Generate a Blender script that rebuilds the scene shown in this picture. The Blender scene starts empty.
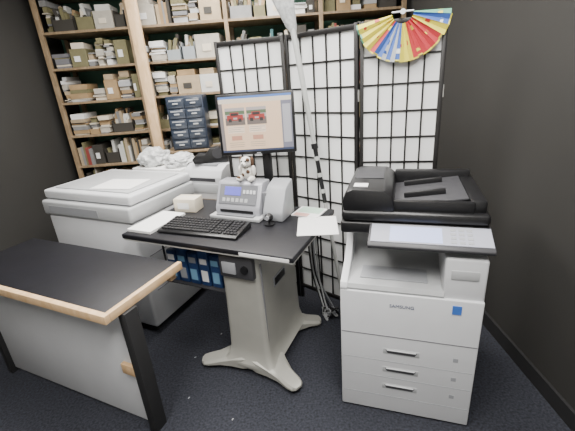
import bpy, bmesh, math, random
from mathutils import Matrix, Vector, noise
random.seed(11)
R=math.radians
# ---------------------------------------------------------------- materials
MATS={}
def mat(name,col,rough=0.5,metal=0.0,var=0.0,scale=20,bump=0.0,emit=0.0,coat=0.0):
    if name in MATS: return MATS[name]
    m=bpy.data.materials.new(name); m.use_nodes=True
    nt=m.node_tree; b=nt.nodes['Principled BSDF']
    c=(col[0],col[1],col[2],1)
    b.inputs['Base Color'].default_value=c
    b.inputs['Roughness'].default_value=rough
    b.inputs['Metallic'].default_value=metal
    b.inputs['Coat Weight'].default_value=coat
    if emit>0:
        b.inputs['Emission Color'].default_value=c
        b.inputs['Emission Strength'].default_value=emit
    if var>0 or bump>0:
        tc=nt.nodes.new('ShaderNodeTexCoord'); n=nt.nodes.new('ShaderNodeTexNoise')
        n.inputs['Scale'].default_value=scale; n.inputs['Detail'].default_value=4
        nt.links.new(tc.outputs['Object'],n.inputs['Vector'])
        if var>0:
            r=nt.nodes.new('ShaderNodeValToRGB')
            r.color_ramp.elements[0].position=0.3; r.color_ramp.elements[1].position=0.7
            r.color_ramp.elements[0].color=tuple(max(0,x*(1-var)) for x in col)+(1,)
            r.color_ramp.elements[1].color=tuple(min(1,x*(1+var)) for x in col)+(1,)
            nt.links.new(n.outputs['Fac'],r.inputs['Fac']); nt.links.new(r.outputs['Color'],b.inputs['Base Color'])
        if bump>0:
            bp=nt.nodes.new('ShaderNodeBump'); bp.inputs['Strength'].default_value=bump; bp.inputs['Distance'].default_value=0.01
            nt.links.new(n.outputs['Fac'],bp.inputs['Height']); nt.links.new(bp.outputs['Normal'],b.inputs['Normal'])
    MATS[name]=m; return m
def wood(name,c1,c2,scale=6,rough=0.5):
    m=mat(name,c1,rough); nt=m.node_tree; b=nt.nodes['Principled BSDF']
    tc=nt.nodes.new('ShaderNodeTexCoord'); mp=nt.nodes.new('ShaderNodeMapping'); mp.inputs['Scale'].default_value=(scale,scale*.3,scale*.3)
    n=nt.nodes.new('ShaderNodeTexNoise'); n.inputs['Scale'].default_value=4; n.inputs['Detail'].default_value=6; n.inputs['Distortion'].default_value=1.5
    r=nt.nodes.new('ShaderNodeValToRGB'); r.color_ramp.elements[0].color=(*c1,1); r.color_ramp.elements[1].color=(*c2,1)
    r.color_ramp.elements[0].position=.35; r.color_ramp.elements[1].position=.65
    nt.links.new(tc.outputs['Object'],mp.inputs['Vector']); nt.links.new(mp.outputs['Vector'],n.inputs['Vector'])
    nt.links.new(n.outputs['Fac'],r.inputs['Fac']); nt.links.new(r.outputs['Color'],b.inputs['Base Color']); return m

BLACK=mat('black_plastic',(0.009,0.009,0.010),0.35,var=.2,scale=60)
BLACKM=mat('black_matte',(0.014,0.014,0.015),0.7)
DESKTOP=mat('black_laminate',(0.006,0.006,0.009),0.5,var=.3,scale=30)
SILVER=mat('silver_paint',(0.39,0.385,0.35),0.38,metal=.2,var=.05,scale=8)
SILVER2=mat('silver_edge',(0.5,0.5,0.48),0.35,metal=.3)
OFFW=mat('offwhite_plastic',(0.60,0.61,0.63),0.42,var=.03,scale=6)
OFFW2=mat('offwhite_plastic_dark',(0.42,0.43,0.44),0.45,var=.03,scale=6)
GREY=mat('grey_plastic',(0.30,0.31,0.33),0.45)
MIDG=mat('mid_grey_plastic',(0.17,0.17,0.185),0.5)
DARKG=mat('dark_grey_plastic',(0.045,0.045,0.05),0.5)
WHITE=mat('white_paper',(0.78,0.78,0.77),0.7,var=.02,scale=10)
CREAM=mat('cream_card',(0.68,0.61,0.49),0.7,var=.04)
CARD=mat('cardboard',(0.34,0.23,0.12),0.8,var=.12,scale=12)
PINE=wood('pine_wood',(0.58,0.38,0.2),(0.70,0.49,0.29))
BROWNW=wood('shelf_wood',(0.22,0.155,0.09),(0.32,0.23,0.14))
LCD=mat('lcd_blue',(0.12,0.12,0.5),0.3,emit=.5)
PANELSCR=mat('panel_screen',(0.4,0.46,0.72),0.25,emit=.2)
BLUEBOX=mat('blue_carton',(0.02,0.05,0.15),0.4,var=.3,scale=15)
CYAN=mat('cyan_label',(0.18,0.36,0.52),0.5)
NAVY=mat('navy_drawer',(0.018,0.028,0.05),0.35,var=.2)
RUBBER=mat('rubber',(0.02,0.02,0.02),0.8)

# ---------------------------------------------------------------- builder
def frame(x,y,z,ang): return Matrix.Translation((x,y,z))@Matrix.Rotation(R(ang),4,'Z')
class B:
    def __init__(s,name,F=None):
        s.name=name; s.bm=bmesh.new(); s.mats=[]; s.F=F or Matrix.Identity(4)
    def mi(s,m):
        if m not in s.mats: s.mats.append(m)
        return s.mats.index(m)
    def add(s,t,m,M=None):
        i=s.mi(m)
        for f in t.faces: f.material_index=i
        if M is not None: bmesh.ops.transform(t,matrix=M,verts=t.verts)
        me=bpy.data.meshes.new('tmp'); t.to_mesh(me); t.free()
        s.bm.from_mesh(me); bpy.data.meshes.remove(me); return s
    def box(s,lo,hi,m,bev=0,seg=2,rot=None):
        t=bmesh.new(); bmesh.ops.create_cube(t,size=1)
        sz=[max(abs(hi[i]-lo[i]),1e-4) for i in range(3)]; c=[(hi[i]+lo[i])/2 for i in range(3)]
        bmesh.ops.scale(t,vec=sz,verts=t.verts)
        if bev>0: bmesh.ops.bevel(t,geom=t.edges[:],offset=min(bev,min(sz)*.45),segments=seg,profile=.5,affect='EDGES')
        M=Matrix.Translation(c)
        if rot: M=M@Matrix.Rotation(R(rot[2]),4,'Z')@Matrix.Rotation(R(rot[1]),4,'Y')@Matrix.Rotation(R(rot[0]),4,'X')
        return s.add(t,m,M)
    def cyl(s,p0,p1,r,m,r2=None,seg=20):
        p0=Vector(p0);p1=Vector(p1); d=p1-p0
        t=bmesh.new(); bmesh.ops.create_cone(t,cap_ends=True,segments=seg,radius1=r,radius2=r if r2 is None else r2,depth=d.length)
        M=Matrix.Translation((p0+p1)/2)@d.to_track_quat('Z','Y').to_matrix().to_4x4()
        return s.add(t,m,M)
    def sph(s,c,r,m,seg=16):
        t=bmesh.new(); bmesh.ops.create_uvsphere(t,u_segments=seg,v_segments=seg//2+2,radius=1)
        sc=r if hasattr(r,'__len__') else (r,r,r)
        bmesh.ops.scale(t,vec=sc,verts=t.verts)
        return s.add(t,m,Matrix.Translation(c))
    def ext(s,pts,m,axis,a,b,bev=0):
        t=bmesh.new()
        def P(p,v):
            return {'x':(v,p[0],p[1]),'y':(p[0],v,p[1]),'z':(p[0],p[1],v)}[axis]
        v0=[t.verts.new(P(p,a)) for p in pts]; v1=[t.verts.new(P(p,b)) for p in pts]
        n=len(pts); t.faces.new(v0); t.faces.new(v1[::-1])
        for i in range(n): t.faces.new((v0[i],v1[i],v1[(i+1)%n],v0[(i+1)%n]))
        bmesh.ops.recalc_face_normals(t,faces=t.faces)
        if bev>0:
            es=[e for e in t.edges if len(e.link_faces)==2 and e.calc_face_angle()>R(30)]
            bmesh.ops.bevel(t,geom=es,offset=bev,segments=2,profile=.5,affect='EDGES')
        return s.add(t,m)
    def loft(s,rings,m,cap=True):
        t=bmesh.new(); vs=[[t.verts.new(p) for p in r] for r in rings]; n=len(rings[0])
        for a,b in zip(vs,vs[1:]):
            for i in range(n): t.faces.new((a[i],a[(i+1)%n],b[(i+1)%n],b[i]))
        if cap: t.faces.new(vs[0][::-1]); t.faces.new(vs[-1])
        bmesh.ops.recalc_face_normals(t,faces=t.faces)
        return s.add(t,m)
    def tube(s,pts,r,m,seg=8):
        P=[Vector(p) for p in pts]; P=[P[0]]+P+[P[-1]]; out=[]
        for i in range(1,len(P)-2):
            for k in range(6):
                u=k/6; a,b,c,d=P[i-1:i+3]
                out.append(.5*((2*b)+(c-a)*u+(2*a-5*b+4*c-d)*u*u+(3*b-a-3*c+d)*u**3))
        out.append(P[-2]); rings=[]
        for i,p in enumerate(out):
            d=(out[min(i+1,len(out)-1)]-out[max(i-1,0)])
            if d.length<1e-6: d=Vector((0,0,1))
            q=d.to_track_quat('Z','Y')
            rings.append([p+q@Vector((r*math.cos(2*math.pi*j/seg),r*math.sin(2*math.pi*j/seg),0)) for j in range(seg)])
        return s.loft(rings,m)
    def quad(s,pts,m):
        t=bmesh.new(); t.faces.new([t.verts.new(p) for p in pts]); return s.add(t,m)
    def done(s,parent=None,smooth=True):
        me=bpy.data.meshes.new(s.name); s.bm.to_mesh(me); s.bm.free()
        for m in s.mats: me.materials.append(m)
        if smooth:
            for p in me.polygons: p.use_smooth=True
            me.set_sharp_from_angle(angle=R(35))
        o=bpy.data.objects.new(s.name,me); bpy.context.collection.objects.link(o)
        if parent is not None: o.parent=parent
        else: o.matrix_world=s.F
        return o
def text(body,size,m,parent,loc,rot,name='lettering'):
    c=bpy.data.curves.new(name,'FONT'); c.body=body; c.size=size; c.extrude=.0004; c.align_x='CENTER'
    o=bpy.data.objects.new(name,c); bpy.context.collection.objects.link(o); c.materials.append(m)
    o.parent=parent; o.location=loc; o.rotation_euler=rot; return o

# ---------------------------------------------------------------- room
carpet=mat('carpet',(0.020,0.022,0.031),0.95,var=.65,scale=90,bump=.6)
wallgreen=mat('green_wall_paint',(0.10,0.22,0.16),0.8,var=.08,scale=3)
walldark=mat('charcoal_wall_paint',(0.024,0.023,0.021),0.85,var=.06,scale=3)
ceilm=mat('ceiling_tile',(0.7,0.7,0.68),0.9,var=.03,scale=40)
XL,XR,YB,YF,H=-2.1,1.2,4.0,-1.6,2.7
def simple(name,lo,hi,m):
    b=B(name); b.box(lo,hi,m); return b.done(smooth=False)
simple('floor',(XL-.1,YF-.1,-.1),(XR+.1,YB+.1,0),carpet)
simple('ceiling',(XL-.1,YF-.1,H),(XR+.1,YB+.1,H+.1),ceilm)
simple('wall_back',(XL-.1,YB,0),(XR+.1,YB+.1,H),wallgreen)
simple('wall_left',(XL-.1,YF,0),(XL,YB,H),walldark)
simple('wall_right',(XR,YF,0),(XR+.1,YB,H),walldark)
simple('wall_front',(XL-.1,YF-.1,0),(XR+.1,YF,H),ceilm)
simple('baseboard_right',(XR-.015,YF,0),(XR,YB,.09),BLACKM)
simple('baseboard_left',(XL,YF,0),(XL+.015,YB,.09),BLACKM)
lightm=mat('light_diffuser',(1,1,.97),.5,emit=4)
for i,(x,y,p) in enumerate([(-.9,.2,50),(.35,.3,58),(-.9,2.0,62),(.35,1.55,38),(-.3,3.1,50)]):
    b=B('ceiling_light',frame(x,y,0,0)); b.box((-.3,-.6,H-.05),(.3,.6,H-.001),OFFW,.01); b.box((-.27,-.57,H-.056),(.27,.57,H-.05),lightm); b.done()
    l=bpy.data.lights.new('ceiling_lamp','AREA'); l.shape='RECTANGLE'; l.size=.55; l.size_y=1.15; l.energy=p; l.color=(1,.965,.915)
    o=bpy.data.objects.new('ceiling_lamp',l); bpy.context.collection.objects.link(o); o.location=(x,y,H-.07)
w=bpy.data.worlds.new('World'); bpy.context.scene.world=w; w.use_nodes=True
w.node_tree.nodes['Background'].inputs[0].default_value=(.9,.95,1,1); w.node_tree.nodes['Background'].inputs[1].default_value=.3

# ---------------------------------------------------------------- folding screen
FR_=mat('black_lacquer',(0.010,0.009,0.009),0.4)
PAPER=mat('rice_paper',(0.82,0.83,0.83),0.8,var=.03,scale=3)
PA=[(-.371,2.44),(.061,2.33),(.431,2.013),(.835,1.90)]
HS=1.78
scr=bpy.data.objects.new('folding_screen',None); bpy.context.collection.objects.link(scr)
for k in range(3):
    p0=Vector(PA[k]);p1=Vector(PA[k+1]); d=p1-p0; L=d.length-.006; ang=math.degrees(math.atan2(d.y,d.x))
    b=B(f'panel_{k+1}'); 
    fw=.022; z0=.09
    b.box((0.003,-.01,0),(fw,.012,HS),FR_,.002); b.box((L-fw,-.01,0),(L,.012,HS),FR_,.002)
    b.box((fw,-.01,HS-.03),(L-fw,.012,HS-.004),FR_,.002); b.box((fw,-.01,z0),(L-fw,.012,z0+.025),FR_,.002)
    b.box((fw,.004,z0+.02),(L-fw,.006,HS-.02),PAPER)
    nc,nr=5,12
    for i in range(1,nc):
        x=fw+(L-2*fw)*i/nc; b.box((x-.0045,-.003,z0+.02),(x+.0045,.003,HS-.02),FR_)
    for j in range(1,nr):
        z=z0+.025+(HS-.03-z0-.025)*j/nr; b.box((fw,-.002,z-.0045),(L-fw,.0035,z+.0045),FR_)
    for hz in (.35,1.4):
        b.box((L-.002,-.006,hz),(L+.004,.006,hz+.06),SILVER2)
    o=b.done(parent=scr); o.matrix_local=frame(p0.x,p0.y,0,ang)

# ---------------------------------------------------------------- paper fan on screen
d=Vector(PA[3])-Vector(PA[2]); a3=math.degrees(math.atan2(d.y,d.x))
FN=frame(.618,1.925,1.80,a3)
b=B('paper_fan',FN)
fc={'y':mat('fan_yellow',(.66,.58,.06),.5),'r':mat('fan_red',(.45,.035,.045),.5),'b':mat('fan_blue',(.05,.12,.40),.5),'w':mat('fan_white',(.65,.68,.7),.5),'g':mat('fan_green',(.1,.33,.22),.5)}
seq='yyyyyyrbbwbwbyyyrrrrrrryybbg'
n=len(seq); t0,t1=R(190),R(358)
def fp(r,th,z): return (r*math.cos(th),z,r*math.sin(th))
for i,c in enumerate(seq):
    a=t0+(t1-t0)*i/n; e=t0+(t1-t0)*(i+1)/n; ro=.222-.006*(i%5==2); ri=.05
    o1=0 if i%2==0 else -.010; o2=-.010 if i%2==0 else 0
    b.quad([fp(ri,a,o1),fp(ro,a,o1),fp(ro,e,o2),fp(ri,e,o2)],fc[c])
    alt={'y':'r','r':'y','b':'w','w':'b','g':'y'}[c]
    if i%3==0:
        r1=.11+.05*math.sin(i*1.7)
        b.quad([fp(r1,a,o1-.001),fp(r1+.022,a,o1-.001),fp(r1+.022,e,o2-.001),fp(r1,e,o2-.001)],fc[alt])
    if i%4==1:
        r1=.16+.02*math.sin(i*2.3)
        b.quad([fp(r1,a,o1-.001),fp(r1+.014,a,o1-.001),fp(r1+.014,e,o2-.001),fp(r1,e,o2-.001)],fc[alt])
    rc='g' if i<4 else ('y' if c in 'rb' else c)
    b.quad([fp(ro-.007,a,o1-.001),fp(ro,a,o1-.001),fp(ro,e,o2-.001),fp(ro-.007,e,o2-.001)],fc[rc])
b.cyl((0,0,.0),(0,-.014,.0),.012,fc['w'])
b.cyl((-.05,-.006,0),(.05,-.006,0),.004,fc['w'])
b.done(smooth=False)

# ---------------------------------------------------------------- leaning broom
b=B('leaning_broom')
p0=Vector((.345,1.965,0.0)); p1=Vector((.082,2.215,1.96))
def pl(t): return p0.lerp(p1,t)
WP=mat('white_pole',(.42,.43,.42),.35)
b.cyl(pl(0.003),pl(.42),.011,WP); b.cyl(pl(.42),pl(.6),.013,BLACK); b.cyl(pl(.6),pl(.8),.013,WP,.016); b.cyl(pl(.8),pl(1),.016,WP)
for t in (.45,.5,.55,.585): b.cyl(pl(t),pl(t+.012),.016,WP)
b.cyl(pl(.585),pl(.6),.02,BLACK)
BR=mat('grey_bristles',(.33,.34,.34),.8,var=.25,scale=60,bump=.4)
rings=[]
for u,wd,th in ((0,.012,.012),(.15,.03,.018),(.6,.055,.022),(1,.07,.02)):
    q=pl(.9+.13*u); q=q+Vector((-.035*u,0,0))
    rings.append([q+Vector((wd*math.cos(k*math.pi/6),th*math.sin(k*math.pi/6),0)) for k in range(12)])
b.loft(rings,BR)
b.done()

# ---------------------------------------------------------------- desk (pedestal workstation)
FD=frame(.01,1.42,0,-25)
b=B('pedestal_workstation_desk',FD)
DH=.80
b.box((-1.04,0,DH-.028),(0,.64,DH),DESKTOP,.006,3)
b.box((-1.03,.004,DH-.036),(-.004,.636,DH-.028),SILVER2)
b.box((-.28,-.003,DH-.026),(-.02,.002,DH-.01),WHITE)
b.box((-.56,.06,DH-.075),(-.12,.56,DH-.036),DARKG,.006)
def rr(cx,cy,w,dp,z,r=.03,n=5):
    out=[]
    for sx,sy,a0 in ((1,1,0),(-1,1,90),(-1,-1,180),(1,-1,270)):
        for k in range(n+1):
            a=R(a0+90*k/n); out.append((cx+sx*(w/2-r)+r*math.cos(a),cy+sy*(dp/2-r)+r*math.sin(a),z))
    return out
# corner helper gives correct ordering because centre offsets follow the quadrant of the angle
rings=[]
for z,w,dp in ((.075,.32,.52),(.10,.275,.49),(.16,.25,.47),(.26,.242,.465),(.45,.235,.455),(.65,.228,.45),(.73,.226,.45)):
    rings.append(rr(-.33,.28,w,dp,z))
b.loft(rings,SILVER)
b.box((-.43,.03,.62),(-.235,.075,.745),DARKG,.008)
b.box((-.41,.022,.645),(-.33,.032,.71),GREY,.004); b.cyl((-.28,.03,.68),(-.28,.018,.68),.02,BLACK)
b.box((-.222,.20,.50),(-.206,.33,.545),BLACK,.006)
b.box((-.215,.19,.492),(-.2100,.34,.553),GREY,.003)
b.box((-.2175,.07,.16),(-.2085,.074,.70),MIDG)
def foot(dx,dy,tipx,tipy):
    root=Vector((-.33+dx,.28+dy,0)); tip=Vector((tipx,tipy,0)); d=(tip-root); L=d.length; d.normalize(); nn=Vector((-d.y,d.x,0))
    rings=[]
    for u,wd,zt in ((-.15,.10,.11),(.1,.095,.105),(.35,.068,.085),(.6,.05,.066),(.85,.046,.056),(.95,.038,.052),(1.0,.02,.045)):
        c=root+d*L*u; zb=.032
        rings.append([c+nn*wd+Vector((0,0,zb)),c+nn*wd+Vector((0,0,zt-.012)),c+nn*wd*.75+Vector((0,0,zt)),c-nn*wd*.75+Vector((0,0,zt)),c-nn*wd+Vector((0,0,zt-.012)),c-nn*wd+Vector((0,0,zb))])
    b.loft(rings,SILVER)
    c=tip-d*.05
    b.cyl(c+Vector((0,0,.0)),c+Vector((0,0,.034)),.024,RUBBER,seg=16)
foot(-.06,-.16,-.63,.0); foot(.06,-.16,-.02,.0)
foot(-.05,.18,-.55,.58); foot(.05,.18,-.09,.57)
b.box((-.42,.02,.035),(-.24,.5,.085),SILVER,.02)
b.box((-.90,.12,.45),(-.48,.40,.46),DARKG,.002)
for x in (-.895,-.49): 
    for y in (.14,.38): b.cyl((x,y,.45),(x,y,DH-.03),.006,DARKG,seg=8)
for i in range(5):
    x=-.88+i*.076; tp=.66+.025*(i%2)
    b.box((x,.135,.461),(x+.068,.36,tp),BLUEBOX,.008)
    b.box((x+.012,.1335,.49),(x+.056,.135,.56),[CYAN,GREY,CYAN,WHITE,CYAN][i]); b.box((x+.01,.134,.60),(x+.058,.135,.635),[WHITE,CYAN,GREY][i%3])
    b.cyl((x+.034,.25,tp),(x+.034,.25,tp+.03),.018,[BLACK,CYAN][i%2],seg=12)
desk=b.done()

FK=FD@Matrix.Translation((-.60,.17,DH+.001))@Matrix.Rotation(R(3),4,'Z')
b=B('keyboard',FK)
b.ext([(-.09,0),(-.09,.012),(-.075,.018),(.08,.032),(.09,.028),(.09,0)],BLACK,'x',-.245,.245,.003)
KC=mat('key_caps',(.012,.012,.014),.55)
for r in range(6):
    y=-.068+r*.0255; z=.018+(y+.075)*.09
    x=-.232
    while x<.22:
        w_=.018
        if r==0 and -.15<x<.0: w_=.11
        b.box((x,y,z),(x+w_,y+.019,z+.009),KC,.002,1); x+=w_+.003
        if abs(x-.08)<.012 or abs(x-.155)<.012: x+=.008
b.done()

b=B('desktop_label_printer',FD)
SV=mat('device_silver',(.36,.365,.40),.35,metal=.15); SVD=mat('device_dark',(.17,.175,.19),.4)
b.ext([(.375,DH+.001),(.375,DH+.055),(.385,DH+.075),(.44,DH+.19),(.455,DH+.20),(.535,DH+.20),(.54,DH+.19),(.54,DH+.001)],SV,'x',-.655,-.36,.006)
b.box((-.675,.33,DH+.001),(-.34,.545,DH+.022),OFFW2,.006)
b.box((-.63,.338,DH+.022),(-.385,.38,DH+.03),SVD,.003)
b.box((-.62,.37,DH+.035),(-.40,.377,DH+.05),BLACK)
sl=math.degrees(math.atan2(.115,.055))
def fas(x0,x1,u0,u1,m,th=.004):
    y=.385+.055*(u0+u1)/2; z=DH+.075+.115*(u0+u1)/2; ln=.1275*(u1-u0)
    b.box((x0,y-ln/2-.002,z-th/2),(x1,y+ln/2-.002,z+th/2),m,.001,1,rot=(sl,0,0))
fas(-.635,-.385,.05,.95,SVD,.006); fas(-.60,-.49,.45,.85,LCD,.010)
for i in range(4): fas(-.475+i*.022,-.46+i*.022,.55,.72,OFFW,.012)
for i in range(6): fas(-.61+i*.03,-.59+i*.03,.15,.32,OFFW2,.010)
b.ext([(.37,DH+.001),(.37,DH+.05),(.44,DH+.17),(.46,DH+.185),(.545,DH+.21),(.545,DH+.001)],GREY,'x',-.338,-.215,.01)
b.box((-.36,.42,DH+.04),(-.33,.53,DH+.15),SVD,.004)
b.done()

b=B('spotted_plush_toy',FD@Matrix.Translation((-.47,.49,DH+.2015)))
PW=mat('plush_white',(.72,.70,.66),.95,bump=.5,scale=80); PB=mat('plush_brown',(.09,.05,.03),.95,bump=.5,scale=80)
SC=1.25
def ps(p,r,m,seg=16):
    r=r if hasattr(r,'__len__') else (r,r,r)
    b.sph([v*SC for v in p],[v*SC for v in r],m,seg)
ps((0,0,.036),(.032,.028,.036),PW); ps((0,-.012,.088),(.028,.026,.026),PW); ps((0,-.036,.082),(.014,.012,.011),PW)
ps((-.028,-.005,.09),(.009,.012,.022),PB); ps((.028,-.005,.09),(.009,.012,.022),PB)
ps((0,-.048,.086),.004,BLACK,8); ps((-.01,-.035,.096),.004,BLACK,8); ps((.01,-.035,.096),.004,BLACK,8)
for sx in(-1,1):
    ps((sx*.03,-.03,.014),(.014,.028,.013),PW); ps((sx*.034,-.01,.048),(.011,.014,.025),PW)
for p in ((.012,-.024,.045),(-.015,-.02,.03),(.02,-.03,.102),(-.028,-.045,.02),(.03,.005,.03)): ps(p,(.009,.009,.009),PB,10)
b.done()

# monitor
FM=frame(-.137,2.12,1.312,-4)@Matrix.Rotation(R(-4),4,'X')
b=B('computer_monitor',FM)
W2,H2=.222,.170
b.box((-W2,-.014,-H2),(W2,.02,H2),BLACK,.006)
b.box((-W2+.04,.02,-H2+.03),(W2-.04,.040,H2-.03),BLACK,.012)
def em(n,c,e=.42):
    return mat('screen_'+n,c,.5,emit=e)
def sq(x0,x1,z0,z1,m,k=1): b.box((x0,-.0142-.0004*k,z0),(x1,-.0138,z1),m)
X=W2-.016; 
sq(-X,X,-H2+.018,H2-.014,em('desk',(.2,.25,.42)))
sq(-X,X,H2-.026,H2-.014,em('title',(.07,.15,.40)),2)
sq(-X,X,H2-.05,H2-.026,em('toolbar',(.5,.45,.38)),2)
sq(-X,-X+.02,-H2+.03,H2-.05,em('side',(.16,.14,.14)),2)
PG=em('page',(.58,.42,.29))
sq(-X+.02,X-.06,-H2+.03,H2-.05,PG,2)
sq(X-.06,X,-H2+.03,H2-.05,em('sidebar',(.14,.14,.18)),2)
sq(X-.052,X-.008,-H2+.06,H2-.07,em('sidepane',(.3,.3,.33)),3)
sq(-X,X,-H2+.018,-H2+.03,em('task',(.03,.04,.08),.3),2)
cr=em('car_red',(.25,.035,.03)); ck=em('car_dark',(.03,.025,.025),.3); sky=em('photo_sky',(.3,.27,.27)); gnd=em('photo_ground',(.12,.1,.09))
cap=em('cap',(.62,.5,.4)); btn=em('btn',(.4,.2,.14)); grn=em('photo_green',(.07,.11,.06))
for cx in (-.118,.005):
    sq(cx-.056,cx+.056,.000,.095,sky,3); sq(cx-.056,cx+.056,.0,.04,gnd,4); sq(cx-.056,cx+.056,.06,.078,grn,4)
    sq(cx-.046,cx+.046,.026,.056,cr,5); sq(cx-.028,cx+.022,.05,.07,cr,5); sq(cx-.022,cx+.018,.053,.066,ck,6)
    sq(cx-.038,cx-.02,.018,.036,ck,6); sq(cx+.018,cx+.036,.018,.036,ck,6); sq(cx-.01,cx+.012,.032,.042,sky,6)
    sq(cx-.048,cx+.048,-.045,-.006,cap,3)
    for j in range(3): sq(cx-.045,cx+.045-.02*(j%2),-.014-.011*j,-.0125-.011*j,gnd,4)
    sq(cx-.03,cx+.03,-.085,-.06,btn,3)
    for j in range(3): sq(cx-.045,cx+.04,-.10-.011*j,-.0985-.011*j,gnd,3)
sq(-.012,.012,-H2+.004,-H2+.01,GREY)
mo=b.done()
st=B('stand')
st.box((-.50,.56,DH+.001),(-.325,.638,DH+.014),BLACK,.005)
st.box((-.437,.614,DH+.012),(-.381,.636,1.33),BLACK,.004)
st.box((-.44,.606,1.27),(-.378,.618,1.34),BLACK,.003)
so=st.done(); so.parent=mo; so.matrix_parent_inverse=Matrix.Identity(4); so.matrix_local=FM.inverted()@FD

def sheet(name,F,w,h,th,m,extra=None):
    b=B(name,F); b.box((-w/2,-h/2,0),(w/2,h/2,th),m)
    if extra: extra(b,th)
    return b.done(smooth=False)
sheet('paper_sheet',FD@Matrix.Translation((-.015,.375,DH+.001))@Matrix.Rotation(R(20),4,'Z'),.21,.25,.003,WHITE)
def mg(b,th):
    b.box((-.07,-.02,th),(.07,.07,th+.0005),mat('mag_green',(.45,.62,.5),.5)); b.box((-.07,-.075,th),(.02,-.03,th+.0005),mat('mag_red',(.6,.35,.3),.5))
sheet('magazine',FD@Matrix.Translation((-.125,.55,DH+.001))@Matrix.Rotation(R(-5),4,'Z'),.165,.15,.006,WHITE,mg)
sheet('paper_stack',FD@Matrix.Translation((-.948,.19,DH+.001)),.17,.30,.014,WHITE)
b=B('webcam',FD@Matrix.Translation((-.275,.325,DH+.001)))
b.cyl((0,0,0),(0,0,.008),.028,BLACK); b.cyl((0,0,.008),(0,0,.03),.006,BLACK); b.sph((0,0,.045),(.024,.024,.022),BLACK); b.cyl((0,-.018,.047),(0,-.028,.047),.012,GREY); b.done()
b=B('small_carton',FD@Matrix.Translation((-.90,.43,DH+.001))@Matrix.Rotation(R(8),4,'Z'))
b.box((-.075,-.05,0),(.075,.05,.085),CREAM,.002); b.box((-.075,-.004,.0852),(.075,.004,.0856),WHITE); b.box((-.05,-.0508,.02),(.03,-.05,.06),WHITE)
b.done()

# ---------------------------------------------------------------- bench
b=B('pine_edged_workbench',FD)
BZ=.72
b.box((-1.75,-.50,BZ-.035),(-.615,-.06,BZ),DESKTOP,.002)
b.box((-.615,-.50,BZ-.036),(-.591,-.055,BZ+.003),PINE,.002); b.box((-1.75,-.526,BZ-.036),(-.591,-.50,BZ+.003),PINE,.002)
b.box((-.616,-.45,0),(-.574,-.38,BZ-.036),BLACKM,.003)
b.box((-1.72,-.425,.03),(-.616,-.41,BZ-.04),OFFW,.002)
b.box((-1.74,-.45,0),(-1.70,-.38,BZ-.036),BLACKM,.003)
b.box((-.70,-.445,.33),(-.618,-.425,.385),PINE,.002)
b.box((-.66,-.12,BZ-.08),(-.62,-.08,BZ-.035),PINE,.002)
b.box((-1.70,-.405,.68-.04),(-.66,-.38,.68),PINE,.002)
b.done()

# ---------------------------------------------------------------- copier left
b=B('flatbed_copier',FD)
b.box((-1.85,.13,.05),(-1.085,.72,.80),OFFW,.02,3)
b.box((-1.87,.12,.80),(-1.08,.73,.90),OFFW2,.015,3)
b.box((-1.86,.15,.905),(-1.09,.72,.965),OFFW,.014,3)
b.box((-1.80,.20,.966),(-1.14,.66,.972),OFFW2,.002)
b.box((-1.80,.118,.82),(-1.35,.122,.87),GREY)
b.box((-1.086,.2,.30),(-1.083,.65,.305),MIDG); b.box((-1.086,.2,.55),(-1.083,.65,.555),MIDG)
b.box((-1.5,.23,.973),(-1.2,.45,.977),WHITE,rot=(0,0,9))
for x in(-1.8,-1.14):
    for y in(.18,.67): b.cyl((x-.012,y,.028),(x+.012,y,.028),.028,RUBBER); b.cyl((x,y,.028),(x,y,.055),.01,DARKG)
b.done()

b=B('storage_table',FD)
b.box((-1.75,.79,.70),(-.86,1.12,.73),BROWNW,.003)
for x in(-1.73,-.91):
    for y in(.80,1.07): b.box((x,y,0),(x+.04,y+.04,.70),MIDG,.002)
b.done()
b=B('laser_printer',FD@Matrix.Translation((-1.07,.965,.731)))
b.ext([(-.15,0),(-.15,.17),(-.12,.22),(-.05,.25),(.15,.25),(.15,0)],OFFW,'x',-.17,.17,.008)
b.box((-.14,-.155,.05),(.14,-.148,.12),OFFW2,.003); b.box((-.12,-.152,.14),(.12,-.146,.165),DARKG); b.box((-.1,-.08,.235),(.1,.08,.255),GREY,.004)
b.done()
b=B('black_tape_dispenser',FD@Matrix.Translation((-1.06,.955,.988))@Matrix.Rotation(R(30),4,'Z')@Matrix.Scale(1.15,4))
b.ext([(-.11,0),(-.12,.03),(-.08,.06),(-.03,.055),(.0,.09),(.06,.10),(.11,.06),(.115,0)],BLACK,'y',-.04,.04,.005)
b.cyl((.05,-.045,.06),(.05,.045,.06),.035,DARKG); b.done()
def blob(name,F,r,m,seed,amp=.25):
    b=B(name,F); t=bmesh.new(); bmesh.ops.create_icosphere(t,subdivisions=5,radius=1)
    for v in t.verts:
        n=noise.fractal(v.co*1.8+Vector((seed,0,0)),1,2,3)
        n2=noise.voronoi(v.co*2.2+Vector((0,seed,0)))[0][0]
        f=1+amp*n+.22*(n2-.35)
        v.co=Vector((v.co.x*r[0]*f,v.co.y*r[1]*f,max(-r[2]*.55,v.co.z*r[2]*f)+r[2]*.55))
    b.add(t,m); return b.done()
PLB=mat('plastic_bag',(.52,.53,.53),.3,bump=.4,scale=25)
b=B('stock_carton',FD@Matrix.Translation((-1.50,.96,.731))); b.box((-.24,-.15,0),(.24,.15,.22),WHITE,.004); b.box((-.24,-.03,.2202),(.24,.03,.221),CREAM); b.box((-.15,-.151,.06),(.12,-.15,.14),CYAN); b.done()
blob('plastic_bag',FD@Matrix.Translation((-1.37,.96,.953)),(.115,.12,.06),PLB,3)
blob('plastic_bag',FD@Matrix.Translation((-1.62,.96,.953)),(.12,.12,.085),PLB,9)
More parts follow.
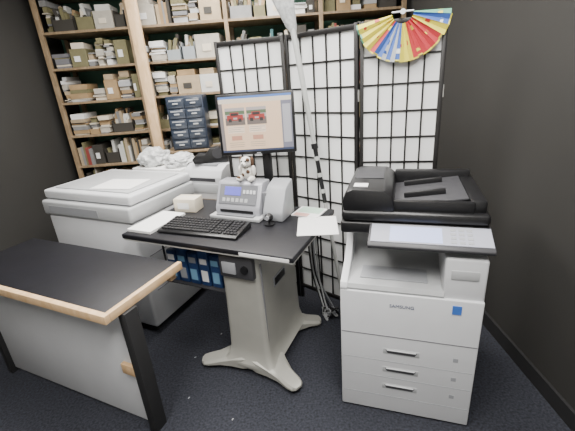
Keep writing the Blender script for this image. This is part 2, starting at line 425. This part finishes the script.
b=B('wooden_post'); b.box((-1.16,3.30,0),(-1.075,3.345,H),PINE,.003); b.done()

# ---------------------------------------------------------------- shelving
SY0,SY1=3.5,3.93
zs=[.30,.60,.88,1.17,1.47,1.76,2.05,2.36]
SH=B('stocked_storage_shelving')
for x in (-2.02,-1.25,-.42,.40,1.12):
    for y in (SY0,SY1-.04): SH.box((x,y,0),(x+.035,y+.04,2.6),BROWNW,.002)
for z in zs: SH.box((-2.02,SY0+.005,z-.02),(1.155,SY1,z),BROWNW,.002)
bc=SH; pp=SH
cols=[CARD,mat('box_tan',(.40,.31,.2),.8,var=.1),mat('box_grey',(.22,.22,.22),.7,var=.1),mat('carton_white',(.6,.6,.57),.7),mat('box_dark',(.04,.036,.03),.7),mat('box_olive',(.17,.155,.08),.8,var=.1),CREAM,mat('box_red',(.25,.05,.04),.6),mat('box_teal',(.05,.15,.16),.6),mat('paper_aged',(.46,.43,.37),.8,var=.1)]
wts=[6,6,5,3,6,5,2,1,1,4]
BIN=mat('bin_plastic',(.3,.33,.35),.25)
for zi,z in enumerate(zs):
    if zi<1: continue
    for x0,x1 in ((-1.98,-1.26),(-1.21,-.43),(-.38,.39),(.44,1.11)):
        x=x0+.01
        while x<x1-.05:
            kind=random.random()
            w_=random.uniform(.06,.2) if kind<.5 else random.uniform(.1,.24)
            w_=min(w_,x1-x-.01); y0=SY0+random.uniform(.015,.06)
            if kind<.42:
                hh=random.uniform(.08,.23); zz=z+.001
                while zz<z+hh:
                    th=random.choice([.006,.01,.014,.03,.045]); dx=random.uniform(0,.02)
                    pp.box((x+dx,y0+random.uniform(-.01,.02),zz),(x+w_-.003-random.uniform(0,.02),y0+.27,zz+th),random.choice([WHITE,CREAM,OFFW2,cols[9],cols[9],cols[1],CARD,cols[5],MIDG,cols[2]]),rot=(0,0,random.uniform(-5,5))); zz+=th+.0012
            elif kind<.5:
                xx=x
                while xx<x+min(w_,.12)-.015:
                    t_=random.uniform(.015,.035); hb=random.uniform(.15,.24)
                    bc.box((xx,y0,z+.001),(min(xx+t_,x+w_)-.001,y0+.2,z+hb),random.choices(cols,wts)[0]); xx+=t_
                w_=min(w_,.12)
            elif kind<.72:
                hb=random.uniform(.09,.14)
                m=random.choice([BIN,cols[2],cols[4],cols[5]])
                bc.box((x+.004,y0,z+.001),(x+w_-.004,y0+.005,z+hb*.75),m); bc.box((x+.004,y0+.25,z+.001),(x+w_-.004,y0+.255,z+hb),m)
                bc.box((x+.004,y0,z+.001),(x+.009,y0+.255,z+hb),m); bc.box((x+w_-.009,y0,z+.001),(x+w_-.004,y0+.255,z+hb),m)
                for q in range(int(w_/.012)):
                    xx=x+.012+random.random()*max(.001,w_-.05); bc.box((xx,y0+.02+.1*random.random(),z+.01),(xx+.025,y0+.2,z+random.uniform(.10,.22)),random.choices(cols,wts)[0],rot=(random.uniform(-10,10),random.uniform(-18,18),0))
            else:
                hh=random.uniform(.10,.22); m=random.choices(cols,wts)[0]
                bc.box((x,y0,z+.001),(x+w_-.006,y0+.3,z+hh),m,.003,1,rot=(0,0,random.uniform(-3,3)))
                bc.box((x+w_*.25,y0-.006,z+hh*.3),(x+w_*.6,y0+.002,z+hh*.6),random.choices([WHITE,CREAM,cols[4],cols[7]],[3,3,3,1])[0])
                if random.random()<.7 and hh<.18:
                    bc.box((x+.01,y0+.02,z+hh+.001),(x+w_*.8,y0+.25,z+hh+.05),random.choices(cols,wts)[0],.002,1,rot=(0,0,random.uniform(-8,8)))
            x+=w_+random.uniform(.0,.008)
SH.done(smooth=False)
FRONT=mat('drawer_front',(.035,.045,.065),.2,coat=.5)
b2=B('small_cabinet_table'); b2.box((-1.05,3.24,.98),(-.58,3.49,1.0),BROWNW,.002)
for x in (-1.05,-.61):
    for y in(3.24,3.46): b2.box((x,y,0),(x+.03,y+.03,.98),MIDG)
b2.done()
b=B('parts_drawer_cabinet',frame(-.815,3.27,1.001,0))
b.box((-.16,0,0),(.16,.2,.46),NAVY,.004)
for r in range(5):
    for c in range(2):
        x=-.15+c*.152; z=.012+r*.088
        b.box((x,-.012,z),(x+.146,.002,z+.078),FRONT,.004); b.box((x+.05,-.022,z+.03),(x+.096,-.010,z+.042),OFFW2,.002); b.box((x+.02,-.0135,z+.055),(x+.126,-.012,z+.068),GREY)
b.done()

# ---------------------------------------------------------------- office printer
FP=frame(.205,1.35,0,-18.4)
b=B('multifunction_printer',FP)
W_=.57; T=.89
b.box((0,0,.008),(W_,.55,.67),OFFW,.006,3)
for x in(.06,W_-.06):
    for y in(.06,.49): b.cyl((x,y,0),(x,y,.012),.026,RUBBER)
b.box((.004,-.0015,.448),(W_-.004,.004,.452),MIDG)
for z in (.31,.215): b.box((.01,-.001,z-.001),(W_-.01,.004,z+.001),GREY)
b.box((.01,-.001,.10),(W_-.01,.004,.102),GREY)
for z in (.37,.265,.165):
    b.box((.19,-.002,z-.016),(.345,.003,z+.014),OFFW2,.006)
    b.ext([(.20,z+.009),(.335,z+.009),(.325,z-.009),(.21,z-.009)],DARKG,'y',-.0035,.0)
    b.box((.205,-.0055,z+.004),(.33,-.001,z+.010),OFFW,.002)
    b.box((.48,-.001,z-.01),(.50,.001,z+.01),GREY)
b.ext([(0.012,.655),(0.004,.68),(.012,.698),(.05,.70),(.14,.702),(.22,.715),(.28,.745),(.32,.79),(.34,T-.03),(.345,T),(.545,T),(.545,.655)],OFFW2,'x',.03,.42)
b.ext([(0.004,.655),(0.0,.68),(.01,.702),(.05,.716),(.14,.75),(.20,.80),(.235,.85),(.24,T),(.545,T),(.545,.655)],OFFW,'x',0,.032,.004)
b.box((.415,.012,.655),(W_,.545,T-.04),OFFW,.01,3)
b.box((.44,.14,T-.06),(W_-.02,.54,T+.01),OFFW,.004)
b.box((.035,.33,.83),(.41,.342,T),DARKG)
b.ext([(.08,.06),(.36,.06),(.36,.26),(.12,.26),(.085,.2)],GREY,'z',.7008,.7065,.001)
b.box((.44,.008,.76),(.54,.0125,.80),OFFW2,.002)
b.box((-.012,.11,T),(W_+.012,.56,.945),BLACK,.012,3)
CZ=.01
b.ext([(.0,.868+CZ),(-.005,.882+CZ),(.005,.892+CZ),(.13,.935+CZ),(.13,.872+CZ)],DARKG,'x',.115,W_+.012,.004)
tl=math.degrees(math.atan2(.043,.125))
def cp(x0,x1,y0,y1,m,th=.003):
    yy=(y0+y1)/2; zz=CZ+.892+(yy-.005)*.344+.0015; b.box((x0,y0,zz-th/2),(x1,y1,zz+th/2),m,.001,1,rot=(tl,0,0))
cp(.125,W_+.008,.008,.115,mat('panel_face',(.33,.34,.4),.35)); cp(.20,.40,.015,.105,PANELSCR,.005)
for i in range(3):
    for j in range(4): cp(.43+i*.03,.45+i*.03,.02+j*.022,.034+j*.022,GREY,.006)
b.box((-.008,.11,.947),(W_+.008,.56,.995),BLACK,.016,3)
b.ext([(0.0,.99),(-.006,1.03),(.01,1.075),(.04,1.088),(.17,1.085),(.205,1.06),(.215,.99)],BLACK,'y',.12,.545,.008)
b.box((.04,.16,1.087),(.10,.21,1.091),WHITE,.001)
b.box((.03,.30,1.0865),(.16,.50,1.0895),DARKG,.002)
b.box((.205,.16,1.02),(.50,.50,1.030),DARKG,.004,rot=(0,-8,0))
b.box((.205,.13,.985),(.52,.16,1.04),BLACK,.008); b.box((.205,.50,.985),(.55,.54,1.075),BLACK,.01)
b.box((.25,.24,1.028),(.42,.26,1.05),BLACK,.003,rot=(0,-8,0)); b.box((.25,.42,1.028),(.42,.44,1.05),BLACK,.003,rot=(0,-8,0))
b.box((.50,.14,.985),(.565,.54,1.045),BLACK,.012)
b.box((.455,-.003,.605),(.490,.001,.645),mat('sticker_blue',(.05,.15,.5),.4))
pr=b.done()
text('SAMSUNG',.022,mat('logo_ink',(.03,.05,.12),.5),pr,(.26,-.0015,.605),(R(90),0,0))

b=B('cable_bundle')
for i in range(6):
    random.seed(i+3)
    pts=[(.12+.012*i,2.14-.008*i,.60),(.14+.01*i,2.13-.008*i,.3)]
    for k in range(9): pts.append((.25+random.uniform(-.06,.05),2.06+random.uniform(-.05,.03),.012+.02*random.random()+.012*i*(k%2)))
    b.tube(pts,.0055,[BLACK,OFFW2,BLACK,GREY,OFFW2,BLACK][i])
b.done()
b=B('paper_scraps')
for p in ((-.50,1.95),(-.63,1.75),(-.35,1.30),(-.2,1.2),(-.6,1.45)):
    b.box((p[0],p[1],.0005),(p[0]+.012,p[1]+.005,.002),GREY,rot=(0,0,random.uniform(0,90)))
b.done()

# ---------------------------------------------------------------- camera
cam=bpy.data.cameras.new('camera'); co=bpy.data.objects.new('camera',cam); bpy.context.collection.objects.link(co)
cam.sensor_fit='HORIZONTAL'; cam.sensor_width=36; cam.lens=36*360/575; cam.clip_start=.02
p,r=R(21),R(4.3)
Fw=Vector((0,math.cos(p),-math.sin(p))); Dn=Vector((0,-math.sin(p),-math.cos(p))); Xv=Vector((1,0,0))
right=Xv*math.cos(r)+Dn*math.sin(r); up=-( -Xv*math.sin(r)+Dn*math.cos(r))
Mx=Matrix((right,up,-Fw)).transposed().to_4x4(); Mx.translation=(0,0,1.55)
co.matrix_world=Mx
bpy.context.scene.camera=co
